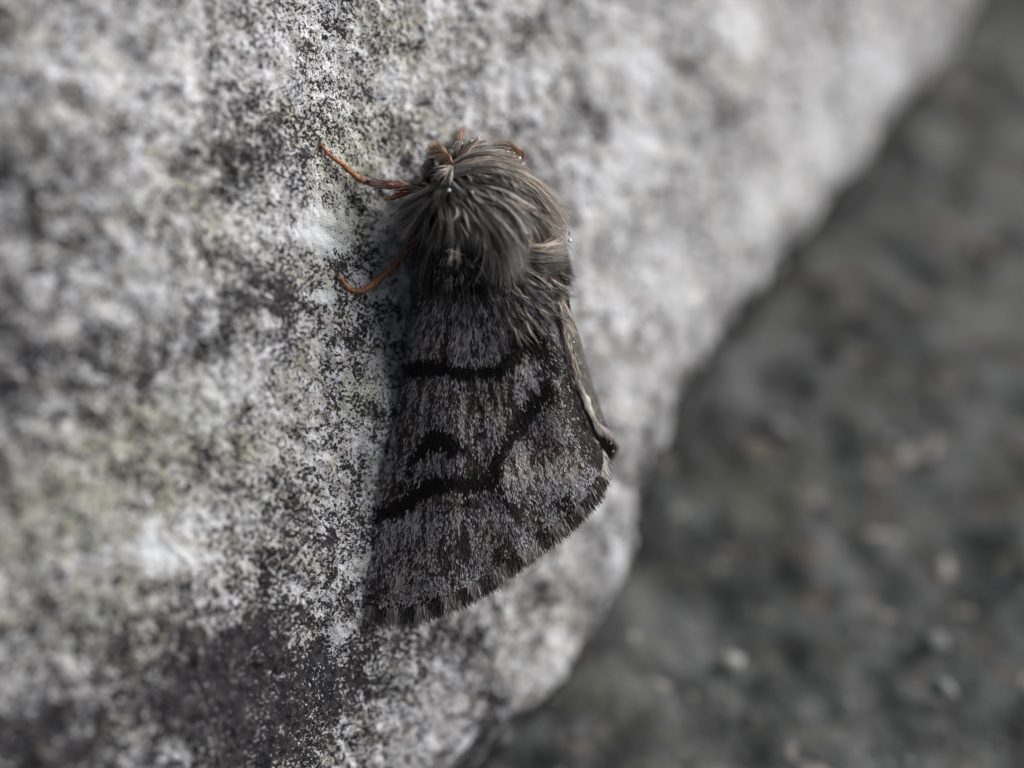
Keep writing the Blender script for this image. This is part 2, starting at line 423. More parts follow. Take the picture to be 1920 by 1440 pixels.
# --- body: one loft from the tip of the abdomen to the front of the head
spine = np.array([  # px, py, dz, half width mm, half height mm
    (925, 1035, -5.6, 0.3, 0.3), (925, 1015, -5.4, 1.1, 1.1), (927, 960, -5.0, 1.9, 1.8), (930, 880, -4.6, 2.3, 2.2), (932, 780, -4.1, 2.5, 2.4),
    (932, 690, -3.7, 2.5, 2.5), (930, 610, -3.3, 2.7, 2.8), (925, 540, -3.0, 3.3, 3.3), (918, 480, -2.7, 3.8, 3.6), (908, 425, -2.5, 3.6, 3.5),
    (896, 380, -2.3, 2.8, 2.9), (886, 352, -2.2, 2.1, 2.3), (879, 330, -2.1, 1.95, 2.0), (874, 308, -2.1, 1.75, 1.8), (870, 290, -2.1, 1.25, 1.3), (868, 279, -2.1, 0.3, 0.3)], float)
lat = norm(np.array([0.74, 0.12, -0.66])); 
tt = np.linspace(0, 1, 64)
sp3 = polyline(spine[:, :3] * np.array([1, 1, 37.0]), tt); rw = polyline(spine[:, [3, 4]] * 200 + 0, np.linspace(0, 1, 64))
# interpolate radii over the same parameter as the spine
segc = np.concatenate([[0], np.cumsum(np.linalg.norm(np.diff(spine[:, :3] * np.array([1, 1, 37.0]), axis=0), axis=1))]); segc /= segc[-1]
ra = np.interp(tt, segc, spine[:, 3]); rb = np.interp(tt, segc, spine[:, 4])
C3 = px3(sp3[:, 0], sp3[:, 1], sp3[:, 2] / 37.0)
tan = norm(np.gradient(C3, axis=0))
la = norm(lat - np.sum(lat * tan, 1, keepdims=True) * tan); up_ = norm(np.cross(la, tan)); up_ = np.where((up_[:, 2:3] > 0), up_, -up_)
NPHI = 40
ph = np.arange(NPHI) * 2 * math.pi / NPHI
def body_pt(ti, phi):
    i = np.clip(ti * 63, 0, 62.999); k = i.astype(int); f = (i - k)[:, None]
    c = C3[k] * (1 - f) + C3[k + 1] * f; l = norm(la[k] * (1 - f) + la[k + 1] * f); u2 = norm(up_[k] * (1 - f) + up_[k + 1] * f)
    a2 = (ra[k] * (1 - f[:, 0]) + ra[k + 1] * f[:, 0])[:, None]; b2 = (rb[k] * (1 - f[:, 0]) + rb[k + 1] * f[:, 0])[:, None]
    p = c + a2 * np.cos(phi)[:, None] * l + b2 * np.sin(phi)[:, None] * u2
    n = norm(np.cos(phi)[:, None] / a2 * l + np.sin(phi)[:, None] / b2 * u2)
    return p, n
TI, PH = np.meshgrid(tt, ph, indexing='ij')
bp, bn = body_pt(TI.ravel(), PH.ravel())
body = mesh_obj('body', to_world(bp), grid_faces(64, NPHI, wrap=True), M_body, moth)

# --- forewing patch in photo pixels (the near wing lies almost square to the view)
costa = [(822, 455), (802, 520), (783, 600), (763, 690), (739, 800), (716, 920), (697, 1030), (684, 1110), (688, 1152)]
inner = [(1010, 470), (1036, 530), (1046, 590), (1056, 640), (1069, 700), (1088, 760), (1110, 812), (1134, 852)]
margin = [(688, 1152), (725, 1158), (765, 1157), (815, 1146), (865, 1124), (910, 1100), (960, 1065), (1015, 1024), (1060, 988), (1095, 955), (1122, 918), (1135, 884), (1134, 852)]
basel = [(822, 455), (900, 430), (1010, 470)]
def wing_px(t, w):
    c = polyline(costa, t); i = polyline(inner, t); m = polyline(margin, w); b = polyline(basel, w)
    t = t[..., None]; w = w[..., None]
    c00, c01, c10, c11 = (np.array(x, float) for x in (costa[0], inner[0], costa[-1], inner[-1]))
    return (1 - w) * c + w * i + (1 - t) * b + t * m - ((1 - w) * (1 - t) * c00 + w * (1 - t) * c01 + (1 - w) * t * c10 + w * t * c11)
CO_DZ = lambda t: -1.55 + 0.35 * t
def wing_dz(t, w):
    e = np.exp(-(w / 0.16)) 
    z = CO_DZ(t) * e + (0.15 + 0.75 * np.sin(np.clip(w, 0, 1) * math.pi) ** 0.8) * (1 - 0.45 * t) * (1 - e) 
    z = z - 0.85 * np.clip((w - 0.86) / 0.14, 0, 1) ** 2
    z = z + 0.07 * np.sin(w * 23 + 2 * t) * np.clip(t * 1.5, 0, 1)        # veins lift the surface a little
    z = z + 0.18 * gn(w * 3.3, t * 4.1, 5)
    z = z + np.clip(w, 0, 1) ** 1.5 * (0.65 - 1.35 * t)
    return z
def wing_pt(t, w):
    q = wing_px(t, w); return px3(q[..., 0], q[..., 1], wing_dz(t, w)), q
def wing_frame(t, w):
    e = 1e-3
    p, q = wing_pt(t, w)
    pt = wing_pt(np.clip(t + e, 0, 1), w)[0] - wing_pt(np.clip(t - e, 0, 1), w)[0]
    pw = wing_pt(t, np.clip(w + e, 0, 1))[0] - wing_pt(t, np.clip(w - e, 0, 1))[0]
    n = norm(np.cross(pt, pw)); n = np.where(n[..., 2:3] < 0, -n, n)
    return p, q, n

def seg_dist(q, pts):
    """distance from pixels q to a polyline with per-point half widths; returns signed (dist - width)"""
    pts = np.asarray(pts, float); best = np.full(q.shape[:-1], 1e9)
    for (x0, y0, w0), (x1, y1, w1) in zip(pts[:-1], pts[1:]):
        dx, dy = x1 - x0, y1 - y0
        f = np.clip(((q[..., 0] - x0) * dx + (q[..., 1] - y0) * dy) / (dx * dx + dy * dy), 0, 1)
        d = np.hypot(q[..., 0] - x0 - f * dx, q[..., 1] - y0 - f * dy) - (w0 + (w1 - w0) * f)
        best = np.minimum(best, d)
    return best
bands = [
    ([(762, 700, 9), (785, 690, 11), (815, 688, 12), (852, 695, 12), (884, 699, 10), (921, 695, 11), (952, 684, 11), (971, 658, 12), (990, 632, 12), (1010, 640, 10)], 1.0),
    ([(990, 640, 10), (1020, 665, 14), (1040, 700, 9)], 0.75),
    ([(1040, 650, 3), (1057, 712, 4), (1078, 785, 7), (1104, 840, 11), (1122, 860, 15)], 0.86),
    ([(1026, 735, 13), (1000, 764, 13), (977, 787, 11), (959, 822, 9), (941, 845, 9), (928, 870, 8), (927, 898, 9)], 0.95),
    ([(769, 876, 3), (787, 850, 10), (808, 829, 15), (826, 824, 18), (846, 834, 13), (868, 846, 4)], 1.0),
    ([(705, 966, 11), (739, 957, 13), (767, 941, 13), (789, 922, 13), (820, 910, 13), (857, 907, 11), (895, 907, 10), (928, 902, 9)], 1.0),
    ([(770, 878, 5), (764, 914, 7)], 0.8),
    ([(868, 910, 4), (878, 945, 3), (884, 980, 2)], 0.75),
    ([(933, 880, 5), (936, 920, 4), (957, 962, 2)], 0.8),
    ([(1050, 940, 11), (1066, 952, 10)], 0.6),
    ([(895, 750, 3), (905, 800, 5), (880, 850, 3)], 0.5),
    ([(884, 534, 8), (910, 530, 11), (925, 526, 8)], 1.0),
    ([(1000, 930, 3), (1010, 990, 3)], 0.35), ([(840, 600, 3), (838, 700, 3)], 0.4),
]
dash_c = [(714, 1146), (764, 1144), (817, 1134), (867, 1112), (911, 1088), (961, 1050), (1020, 1006), (1070, 968), (1103, 938), (1122, 905)]
m_curve = np.array(margin, float)
for (x, y) in dash_c:
    k = np.argmin(np.hypot(m_curve[:, 0] - x, m_curve[:, 1] - y)); k = min(max(k, 1), len(m_curve) - 2)
    d = m_curve[k + 1] - m_curve[k - 1]; d = d / np.linalg.norm(d)
    bands.append(([(x - d[0] * 17, y - d[1] * 17, 2.5), (x, y, 6), (x + d[0] * 17, y + d[1] * 17, 2.5)], 1.0))
light_p = [(964, 892, 36, .85), (1036, 885, 34, .9), (990, 1030, 26, .5), (935, 1072, 26, .5), (890, 1104, 26, .5), (840, 1130, 24, .5), (790, 1146, 24, .5), (740, 1150, 24, .4), (1045, 985, 26, .5), (1100, 900, 30, .5), (990, 700, 30, .55), (835, 865, 34, .35), (860, 770, 60, .25), (900, 960, 60, .2), (780, 1000, 60, .2),
           (1035, 610, 30, .5), (1000, 570, 40, .3), (820, 590, 70, .15), (1090, 935, 20, .35), (720, 1100, 40, .12)]
def pattern(q):
    """returns darkness 0..1 and lightness boost"""
    jx = q + np.stack([5 * gn(q[..., 0] / 9, q[..., 1] / 20, 1), 6 * gn(q[..., 0] / 14, q[..., 1] / 22, 2)], -1)
    an_ = np.arctan2(q[..., 0] - 865, q[..., 1] - 380); ra_ = np.hypot(q[..., 0] - 865, q[..., 1] - 380)
    fe = 8 * gn(an_ * 75, ra_ / 60, 21)
    jx = jx + np.stack([np.sin(an_) * fe, np.cos(an_) * fe], -1)
    dk = np.zeros(q.shape[:-1])
    for pts, amp in bands:
        d = seg_dist(jx, pts) - (4.0 if pts[0][2] != 2.5 else 2.5); dk = np.maximum(dk, amp / (1 + np.exp(d / 2.4)))
    lp = np.zeros_like(dk)
    for x, y, r, a2 in light_p:
        lp += a2 * np.exp(-((q[..., 0] - x) ** 2 + (q[..., 1] - y) ** 2) / r ** 2)
    return np.clip(dk, 0, 1), lp

C_BLACK = np.array([0.010, 0.008, 0.008]); C_DARK = np.array([0.030, 0.024, 0.023]); C_MID = np.array([0.085, 0.075, 0.075])
C_LIGHT = np.array([0.35, 0.34, 0.345]); C_TAN = np.array([0.22, 0.17, 0.135])
def scale_colour(q, n):
    dk, lp = pattern(q)
    clump = gn(q[..., 0] / 9, q[..., 1] / 26, 7) + 0.6 * gn(q[..., 0] / 30, q[..., 1] / 40, 9)
    an_ = np.arctan2(q[..., 0] - 865, q[..., 1] - 380); ra_ = np.hypot(q[..., 0] - 865, q[..., 1] - 380)
    streak = gn(an_ * 38, ra_ / 130, 22) + 0.7 * gn(an_ * 14, ra_ / 110, 23)
    clump = clump + 1.1 * streak - 0.9 * np.exp(-((q[..., 0] - 800) / 50) ** 2 - ((q[..., 1] - 500) / 60) ** 2) - 0.5 * np.exp(-((q[..., 0] - 900) / 90) ** 2 - ((q[..., 1] - 1020) / 40) ** 2)
    r = 0.04 + rng.random(n) + 0.36 * clump + 0.45 * lp
    base = np.where((r > 0.70)[:, None], C_LIGHT, np.where((r > 0.46)[:, None], C_MID, C_DARK))
    base = base * (0.7 + 0.6 * rng.random((n, 1))) * (1 + 0.5 * lp[:, None])
    warm = (gn(q[..., 0] / 60, q[..., 1] / 60, 3) > 0.12)[:, None]
    base = np.where(warm, base * np.array([0.95, 0.89, 0.85]), base * np.array([0.92, 0.90, 0.92]))
    red = np.exp(-((q[..., 0] - 1022) ** 2 + (q[..., 1] - 828) ** 2) / 26 ** 2)[:, None]
    base = base * (1 - red * np.array([0.25, 0.5, 0.45]))
    hit = rng.random(n) < dk * 1.02
    return np.where(hit[:, None], C_BLACK * (0.6 + 0.9 * rng.random((n, 1))), base)

def ribbon_mesh(p, d, n, length, width, cols, lift):
    """flat narrow wing scales: 3 cross rows each"""
    side = norm(np.cross(n, d)); k = len(p)
    fr_ = np.array([0.0, 0.45, 1.0]); wd = np.array([0.45, 1.0, 0.22])
    ctr = p[:, None] + d[:, None] * (length[:, None, None] * fr_[None, :, None]) + n[:, None] * (0.015 + lift[:, None, None] * (fr_ ** 1.3)[None, :, None])
    off = side[:, None] * (0.5 * width[:, None, None] * wd[None, :, None])
    v = np.stack([ctr - off, ctr + off], 2).reshape(-1, 3)
    f0 = np.array([[0, 1, 3, 2], [2, 3, 5, 4]])
    faces = (np.arange(k)[:, None, None] * 6 + f0[None]).reshape(-1, 4)
    return v, faces, np.repeat(cols, 6, axis=0)

def make_wing_parts(n_scales, n_fringe):
    T2, W2 = np.meshgrid(np.linspace(0, 1, 110), np.linspace(0, 1, 80), indexing='ij')
    p, q, n = wing_frame(T2, W2)
    dk, lp = pattern(q)
    colm = (C_DARK * (1 - dk[..., None]) + C_BLACK * dk[..., None]).reshape(-1, 3); colb = np.tile(np.array([0.13, 0.11, 0.10]), (len(colm), 1))
    top = p.reshape(-1, 3); bot = (p - 0.09 * n).reshape(-1, 3)
    f = grid_faces(110, 80); nn = len(top)
    ring = np.concatenate([np.arange(80), np.arange(1, 110) * 80 + 79, 109 * 80 + np.arange(78, -1, -1), np.arange(108, 0, -1) * 80])
    side = np.stack([ring, ring + nn, np.roll(ring, -1) + nn, np.roll(ring, -1)], -1)
    mem = (np.vstack([top, bot]), np.vstack([f, f[:, ::-1] + nn, side]), np.vstack([colm, colb]))
    # scales
    cnt = n_scales
    t = rng.random(cnt * 2); w = rng.random(cnt * 2)
    keep = rng.random(cnt * 2) < (0.55 + 0.45 * t); t, w = t[keep][:cnt], w[keep][:cnt]; cnt = len(t)
    w_sc = w
    p, q, n = wing_frame(t, w)
    src = px3(865, 380, 0.5)
    d = p - src
    d = d - np.sum(d * n, 1, keepdims=True) * n; d = norm(d)
    sd = np.cross(n, d)
    wave = 0.35 * gn(q[:, 0] / 45, q[:, 1] / 45, 4) + 0.16 * rng.normal(size=cnt)
    d = norm(d + sd * wave[:, None])
    up_w = np.clip((720 - q[:, 1]) / 250, 0, 1)
    ln = (0.15 + 0.22 * rng.random(cnt)) * (1 + 2.0 * up_w) * np.where(t > 0.94, 0.5, 1)
    wdt = (0.045 + 0.055 * rng.random(cnt)) * (1 - 0.25 * up_w)
    hl = (ln * 0.55 / 0.0269)[:, None]
    c = scale_colour(q + np.stack([d[:, 0], -d[:, 1]], -1) * hl, cnt)
    nn_ = norm(n + 0.22 * rng.normal(size=(cnt, 3)))
    sc = ribbon_mesh(p, d, nn_, ln, wdt, c, 0.012 + 0.07 * rng.random(cnt) ** 2 * (1 + up_w))
    # fringe along the outer margin
    w = rng.random(n_fringe); t = 1 - 0.03 * rng.random(n_fringe)
    p, q, n = wing_frame(t, w)
    pin = wing_pt(t - 0.05, w)[0]; d = norm(p - pin + 0.0)
    d = norm(d + 0.13 * rng.normal(size=d.shape))
    ln = 0.32 + 0.38 * rng.random(n_fringe)
    ks = np.array([0, 0.35, 0.7, 1.0])
    paths = p[:, None] + d[:, None] * (ln[:, None, None] * ks[None, :, None]) + n[:, None] * (0.05 - 0.10 * (ks ** 2)[None, :, None])
    dk, _ = pattern(q)
    dd = np.min(np.stack([np.hypot(q[:, 0] - x, q[:, 1] - y) for x, y in dash_c]), 0)
    dark = rng.random(n_fringe) < np.clip(2.4 - dd / 8, 0, 0.92)
    fc = np.where(dark[:, None], C_BLACK * 1.5, np.where(rng.random((n_fringe, 1)) < 0.5, np.array([0.40, 0.36, 0.345]), np.array([0.20, 0.17, 0.16])))
    fc = fc * (0.7 + 0.6 * rng.random((n_fringe, 1)))
    rad = (0.016 + 0.014 * rng.random(n_fringe))[:, None] * np.array([1, 1, .8, .3])
    fcol = np.repeat(fc[:, None], 4, 1); fcol[:, 2] = np.where(dark[:, None], np.array([0.07, 0.06, 0.056]), fc); fcol[:, 3] = np.where(dark[:, None], np.array([0.24, 0.21, 0.20]), fc)
    fv = hair_mesh(paths, rad, fcol)
    return mem, sc, fv, np.repeat(w_sc, 6)

mem, sc, fv, sw = make_wing_parts(95000, 5200)
# on the far wing the strip next to the ridge is coloured a silvery tan
sil = np.clip((sw - 0.70) / 0.12, 0, 1)[:, None]
far_c = sc[2] * (1 - sil) + sil * np.repeat(np.where(rng.random((len(sw) // 6, 1)) < 0.6, np.array([0.15, 0.135, 0.125]), np.array([0.06, 0.05, 0.045])), 6, axis=0)
# the far wing is the mirror image across the moth's middle plane through the roof ridge
rl0, rl1 = px3(1036, 530, -0.05), px3(1134, 852, -1.4)
rdir = norm(rl1 - rl0); mlat = np.array([0.47, 0.31, -0.82]); mlat = norm(mlat - (mlat @ rdir) * rdir)
def mirror(v):
    q = v - 2 * ((v - rl0) @ mlat)[:, None] * mlat
    al = ((q - rl0) @ rdir)[:, None] * rdir
    return rl0 + al * 0.84 + (q - rl0 - al) * 0.85
for k, (lab, fn) in enumerate((('near forewing, roofed over the body with black bands and a crescent', lambda v: v), ('far forewing, mostly hidden behind the ridge', mirror))):
    flip = (lambda f: f) if k == 0 else (lambda f: f[:, ::-1])
    wg = mesh_obj('forewing', to_world(fn(mem[0])), flip(mem[1]), M_membrane, moth, colors=mem[2])
    wg['label'] = lab
    o = mesh_obj('wing_scales', to_world(fn(sc[0])), flip(sc[1]), M_scale, wg, colors=sc[2] if k == 0 else far_c, smooth=False); o['kind'] = 'stuff'
    o = mesh_obj('wing_fringe', to_world(fn(fv[0])), flip(fv[1]), M_fur, wg, colors=fv[2] if k == 0 else fv[2] * 0 + np.array([0.26, 0.235, 0.22])); o['kind'] = 'stuff'

# --- fur
FUR = {'dark': (0.040, 0.034, 0.031), 'brown': (0.16, 0.132, 0.115), 'tan': (0.42, 0.35, 0.295), 'grey': (0.36, 0.342, 0.32), 'pale': (0.64, 0.61, 0.58), 'pink': (0.54, 0.45, 0.41), 'black': (0.012, 0.010, 0.010)}
fur_v, fur_f, fur_c, fur_n = [], [], [], 0
def add_fur(paths, rad, cols):
    global fur_n
    v, f, c = hair_mesh(paths, rad, cols)
    fur_v.append(v); fur_f.append(f + fur_n); fur_c.append(c); fur_n += len(v)

KS = np.linspace(0, 1, 6)
TAPER = np.array([0.8, 1.0, 0.95, 0.8, 0.55, 0.12])
def tuft(pts, n, w0, w1, pal, r=0.015, dzj=0.55, wild=0.22, short=0.6):
    """a lock of hair along pixel path pts (px,py,dz); w0,w1 half widths in px at root and tip"""
    pts = np.asarray(pts, float)
    base = polyline(pts * np.array([1, 1, 37.0]), KS); base[:, 2] /= 37.0
    tn = norm(np.gradient(base[:, :2], axis=0)); sd = np.stack([-tn[:, 1], tn[:, 0]], -1)
    n = int(n * 1.9); ns = max(4, n // 20); own = rng.integers(0, ns, n)
    sa = rng.normal(size=ns) * 0.6; sa2 = sa * 0.8 + 0.3 * rng.normal(size=ns); sz = rng.random(ns) - 0.5; sb = rng.normal(size=ns)
    a = sa[own] + 0.20 * rng.normal(size=n); a2 = sa2[own] + 0.07 * rng.normal(size=n)
    ln = 1 - short * rng.random(n); st = 0.25 * rng.random(n) ** 2
    kk = st[:, None] + (ln - st)[:, None] * KS[None]
    cx = np.stack([np.interp(kk, KS, base[:, j]) for j in range(3)], -1)
    cs = np.stack([np.interp(kk, KS, sd[:, j]) for j in range(2)], -1)
    wdt = w0 + (w1 - w0) * kk
    off = (a[:, None] * (1 - kk) + a2[:, None] * kk) * wdt
    bend = wild * (0.75 * sb[own] + 0.55 * rng.normal(size=n) * (1 + 2.5 * (rng.random(n) < 0.06)))[:, None] * np.linalg.norm(pts[-1, :2] - pts[0, :2]) * kk ** 2 * 0.5
    bend = bend + (2.6 * np.sin(kk * (5 + 4 * rng.random(ns)[own])[:, None] + (6.3 * rng.random(ns))[own][:, None]) + 1.2 * np.sin(kk * 11 + 6.3 * rng.random(n)[:, None])) * kk
    x = cx[..., 0] + cs[..., 0] * (off + bend); y = cx[..., 1] + cs[..., 1] * (off + bend)
    z = cx[..., 2] + dzj * (1.5 * sz[own] + 0.6 * (rng.random(n) - 0.5))[:, None] - 0.25 * np.abs(a)[:, None] * np.clip(1 - kk, 0, 1) * (w0 / 40) + 0.12 * rng.normal(size=n)[:, None] * kk
    pick = np.where(rng.random(n) < 0.72, rng.integers(0, len(pal), ns)[own], rng.integers(0, len(pal), n))
    cols = np.array([FUR[c] for c in pal])[pick] * (0.6 + 0.8 * rng.random((n, 1))) * (0.55 + 0.9 * rng.random((ns, 1)))[own]
    add_fur(px3(x, y, z), r * (0.7 + 0.6 * rng.random(n))[:, None] * TAPER, np.repeat(cols[:, None], 6, 1))

# general coat on head, thorax and hind body
def coat(n, t0, t1, lmin, lmax, pal, src, back=0.6, lift=0.35, clumps=240, r=0.022):
    ti = t0 + (t1 - t0) * rng.random(n); phi = rng.random(n) * 2 * math.pi
    p, nn = body_pt(ti, phi)
    ci = rng.integers(0, n, clumps); ctr = p[ci]
    d2 = np.sum((p[:, None] - ctr[None]) ** 2, -1); own = np.argmin(d2, 1)
    def direction(pp, nv):
        d = norm(pp - src) + back * np.array([0.05, -1.0, -0.1])
        d = d - np.sum(d * nv, 1, keepdims=True) * nv
        return norm(d)
    lens_c = lmin + (lmax - lmin) * rng.random(clumps)
    lc = lift * (0.5 + rng.random(clumps)); sidec = 0.35 * rng.normal(size=clumps)
    d = direction(p, nn); sd = np.cross(nn, d)
    d = norm(d + nn * lc[own][:, None] + sd * sidec[own][:, None] + 0.12 * rng.normal(size=p.shape))
    ln = lens_c[own] * (0.7 + 0.5 * rng.random(n))
    paths = p[:, None] + d[:, None] * (ln[:, None] * KS)[..., None] - nn[:, None] * (ln[:, None] * 0.38 * lift * KS ** 2)[..., None]
    # tips gather towards the lock's own tip
    dc = direction(ctr, nn[ci]); tipc = ctr + dc * lens_c[:, None] + nn[ci] * 0.25
    pull = 0.45 * (KS ** 1.5)[None, :, None]
    paths = paths * (1 - pull) + (paths + (tipc[own] - paths[:, -1])[:, None]) * pull
    palc = rng.integers(0, len(pal), clumps)
    pick = np.where(rng.random(n) < 0.6, palc[own], rng.integers(0, len(pal), n))
    cols = np.array([FUR[c] for c in pal])[pick] * (0.7 + 0.6 * rng.random((n, 1)))
    add_fur(paths, r * (0.7 + 0.6 * rng.random(n))[:, None] * TAPER, np.repeat(cols[:, None], 6, 1))

src = px3(848, 345, 0.6)
t_of = lambda py: float(np.interp(-py, -spine[:, 1], segc))
coat(5200, t_of(560), t_of(375), 1.4, 2.6, ['dark', 'dark', 'brown', 'black'], src)  # underfur coloured dark so gaps between locks read as shade
coat(2200, t_of(375), t_of(290), 0.9, 1.7, ['brown', 'tan', 'grey', 'dark'], px3(850, 320, 0.4), back=0.25, lift=0.5, clumps=120)
coat(1200, t_of(1020), t_of(560), 1.0, 1.6, ['dark', 'brown', 'tan'], src, back=1.0, lift=0.2)

# locks, traced from the hair's flow
tuft([(850, 316, 0.2), (880, 300, 0.3), (915, 296, 0.2), (955, 308, -0.5)], 170, 12, 16, ['grey', 'tan', 'brown'])
tuft([(862, 300, 0.0), (882, 283, 0.0), (905, 272, -0.3), (925, 268, -0.7)], 150, 16, 16, ['brown', 'tan', 'dark'], wild=.3)
tuft([(868, 296, 0.0), (880, 278, -0.2), (892, 264, -0.5)], 110, 18, 24, ['brown', 'tan', 'grey'], wild=.3, short=.5)
tuft([(905, 290, -0.2), (930, 281, -0.6), (950, 272, -1.0)], 90, 10, 7, ['brown', 'dark', 'tan'])
tuft([(930, 285, -0.6), (945, 277, -0.9), (956, 281, -1.2)], 60, 8, 6, ['dark', 'dark', 'brown'])
tuft([(915, 292, -0.2), (955, 300, -0.5), (985, 325, -1.0), (1005, 350, -1.6)], 140, 12, 12, ['tan', 'brown', 'grey'])
tuft([(850, 325, 0.4), (890, 313, 0.8), (940, 318, 0.7), (985, 345, 0.0)], 240, 12, 16, ['grey', 'tan', 'grey', 'brown'])
tuft([(852, 340, 0.6), (900, 329, 1.2), (955, 340, 1.1), (1010, 390, 0.3)], 260, 12, 18, ['grey', 'brown', 'tan', 'dark'])
tuft([(935, 326, 0.7), (991, 347, 0.4), (1030, 392, 0.0), (1060, 445, -0.4)], 300, 12, 20, ['tan', 'tan', 'grey', 'pink'])
tuft([(960, 330, 0.2), (1010, 360, -0.4), (1044, 405, -0.8), (1064, 448, -1.0)], 220, 10, 12, ['tan', 'pink', 'grey'])
tuft([(870, 348, 0.9), (930, 352, 1.4), (985, 385, 1.2), (1030, 440, 0.5)], 170, 10, 14, ['dark', 'brown', 'black', 'brown'])
tuft([(960, 365, 1.1), (1000, 395, 0.9), (1030, 430, 0.4), (1060, 455, -0.3)], 200, 10, 12, ['tan', 'grey', 'tan'])
tuft([(872, 352, 1.0), (930, 370, 1.6), (972, 405, 1.6), (994, 445, 1.3)], 260, 9, 20, ['grey', 'grey', 'pale', 'brown'])
tuft([(900, 354, 1.2), (955, 388, 1.8), (985, 435, 1.7), (988, 486, 1.3)], 280, 9, 20, ['grey', 'pale', 'grey', 'tan'])
tuft([(888, 368, 1.3), (930, 415, 2.0), (957, 470, 2.0), (962, 535, 1.5)], 300, 9, 17, ['grey', 'pale', 'grey', 'brown'])
tuft([(875, 372, 1.3), (912, 420, 1.9), (940, 480, 1.9), (947, 550, 1.4)], 230, 8, 13, ['grey', 'brown', 'pale', 'tan'])
tuft([(905, 395, 1.4), (930, 440, 1.9), (945, 485, 1.8)], 90, 6, 8, ['black', 'dark'])
tuft([(850, 372, 1.2), (880, 405, 1.6), (900, 442, 1.6), (910, 482, 1.3)], 220, 10, 16, ['brown', 'grey', 'dark', 'tan'])
tuft([(842, 376, 1.1), (853, 415, 1.5), (858, 450, 1.4), (857, 478, 1.1)], 200, 10, 18, ['brown', 'dark', 'grey'])
tuft([(832, 376, 0.9), (828, 415, 1.2), (820, 448, 1.1), (812, 476, 0.8)], 220, 10, 18, ['dark', 'brown', 'dark', 'grey'])
tuft([(818, 368, 0.7), (795, 395, 0.7), (775, 430, 0.4), (758, 462, 0.0)], 260, 9, 18, ['dark', 'brown', 'grey'])
tuft([(815, 362, 0.5), (785, 382, 0.4), (752, 412, 0.0), (727, 436, -0.5)], 280, 9, 18, ['dark', 'grey', 'brown'])
tuft([(808, 372, 0.2), (780, 410, -0.2), (755, 450, -0.8), (740, 480, -1.2)], 240, 10, 18, ['dark', 'black', 'brown'])
tuft([(805, 400, -0.3), (795, 440, -0.6), (786, 480, -1.2), (782, 515, -1.8)], 200, 13, 16, ['dark', 'black', 'dark'])
tuft([(978, 462, 0.7), (1012, 468, 1.0), (1045, 464, 0.3), (1069, 450, -0.5)], 120, 8, 9, ['tan', 'grey', 'tan'], wild=.35)
tuft([(972, 478, 0.8), (1008, 484, 0.9), (1044, 478, 0.2), (1070, 462, -0.5)], 130, 10, 10, ['tan', 'brown', 'grey'], wild=.35)
tuft([(968, 490, 0.6), (1005, 500, 0.7), (1042, 495, 0.0), (1069, 480, -0.7)], 260, 11, 11, ['black', 'dark', 'brown'])
tuft([(960, 500, 0.75), (1000, 512, 0.7), (1035, 510, 0.2), (1060, 500, -0.5)], 200, 9, 8, ['black', 'dark'])  # black hair paints the shaded gap under the shoulder lobe
tuft([(975, 515, 0.8), (1010, 535, 0.6), (1040, 556, 0.0), (1066, 566, -0.6)], 190, 12, 8, ['grey', 'tan', 'pink', 'brown'])
for _k in range(70):                                    # short hair sweeping off the shoulder on to the wing root
    _x = 935 + 115 * rng.random(); _y = 525 + 95 * rng.random() - 0.1 * (_x - 935); _l = 30 + 26 * rng.random()
    _d = np.array([_x - 880 + 14 * rng.normal(), _y - 440]); _d /= np.linalg.norm(_d)
    _z = 0.95 - max(0.0, _x - 990) * 0.012
    tuft([(_x, _y, _z), (_x + _d[0] * _l / 2, _y + _d[1] * _l / 2, _z + 0.05), (_x + _d[0] * _l, _y + _d[1] * _l, _z - 0.15)], 12, 4, 5, ['grey', 'tan', 'dark', 'brown', 'dark'], r=0.013)
tuft([(1000, 520, 0.4), (1035, 560, 0.0), (1056, 605, -0.4), (1072, 660, -0.8)], 200, 10, 6, ['tan', 'pink', 'grey'])
for _k in range(46):                                    # smooth silvery hair along the ridge where the wings meet
    _t = _k / 46 * 0.76; _a = polyline([(1046, 560), (1058, 610), (1068, 655), (1083, 710), (1104, 765), (1124, 812), (1142, 850)], np.array([_t, _t + 0.07, _t + 0.14]))
    _z = 0.25 - 1.5 * _t
    tuft([(_a[i][0], _a[i][1], _z - 0.12 * i) for i in range(3)], 9, 4, 4, ['tan', 'pink', 'brown', 'grey'] if _t < 0.5 else ['pale', 'pale', 'grey'] if _t < 0.72 else ['grey', 'dark'], r=0.014, wild=0.08)
for _k in range(46):                                    # small dark scale tufts over the wing root
    _x = 815 + 105 * rng.random(); _y = 465 + 60 * rng.random(); _l = 12 + 14 * rng.random(); _q = 0.25 * rng.normal() + (_x - 860) / 160
    tuft([(_x, _y, 0.75), (_x + _q * _l / 2, _y + _l / 2, 0.95), (_x + _q * _l, _y + _l, 0.9)], 7, 4, 5, ['dark', 'black', 'brown', 'grey', 'dark'], r=0.016)
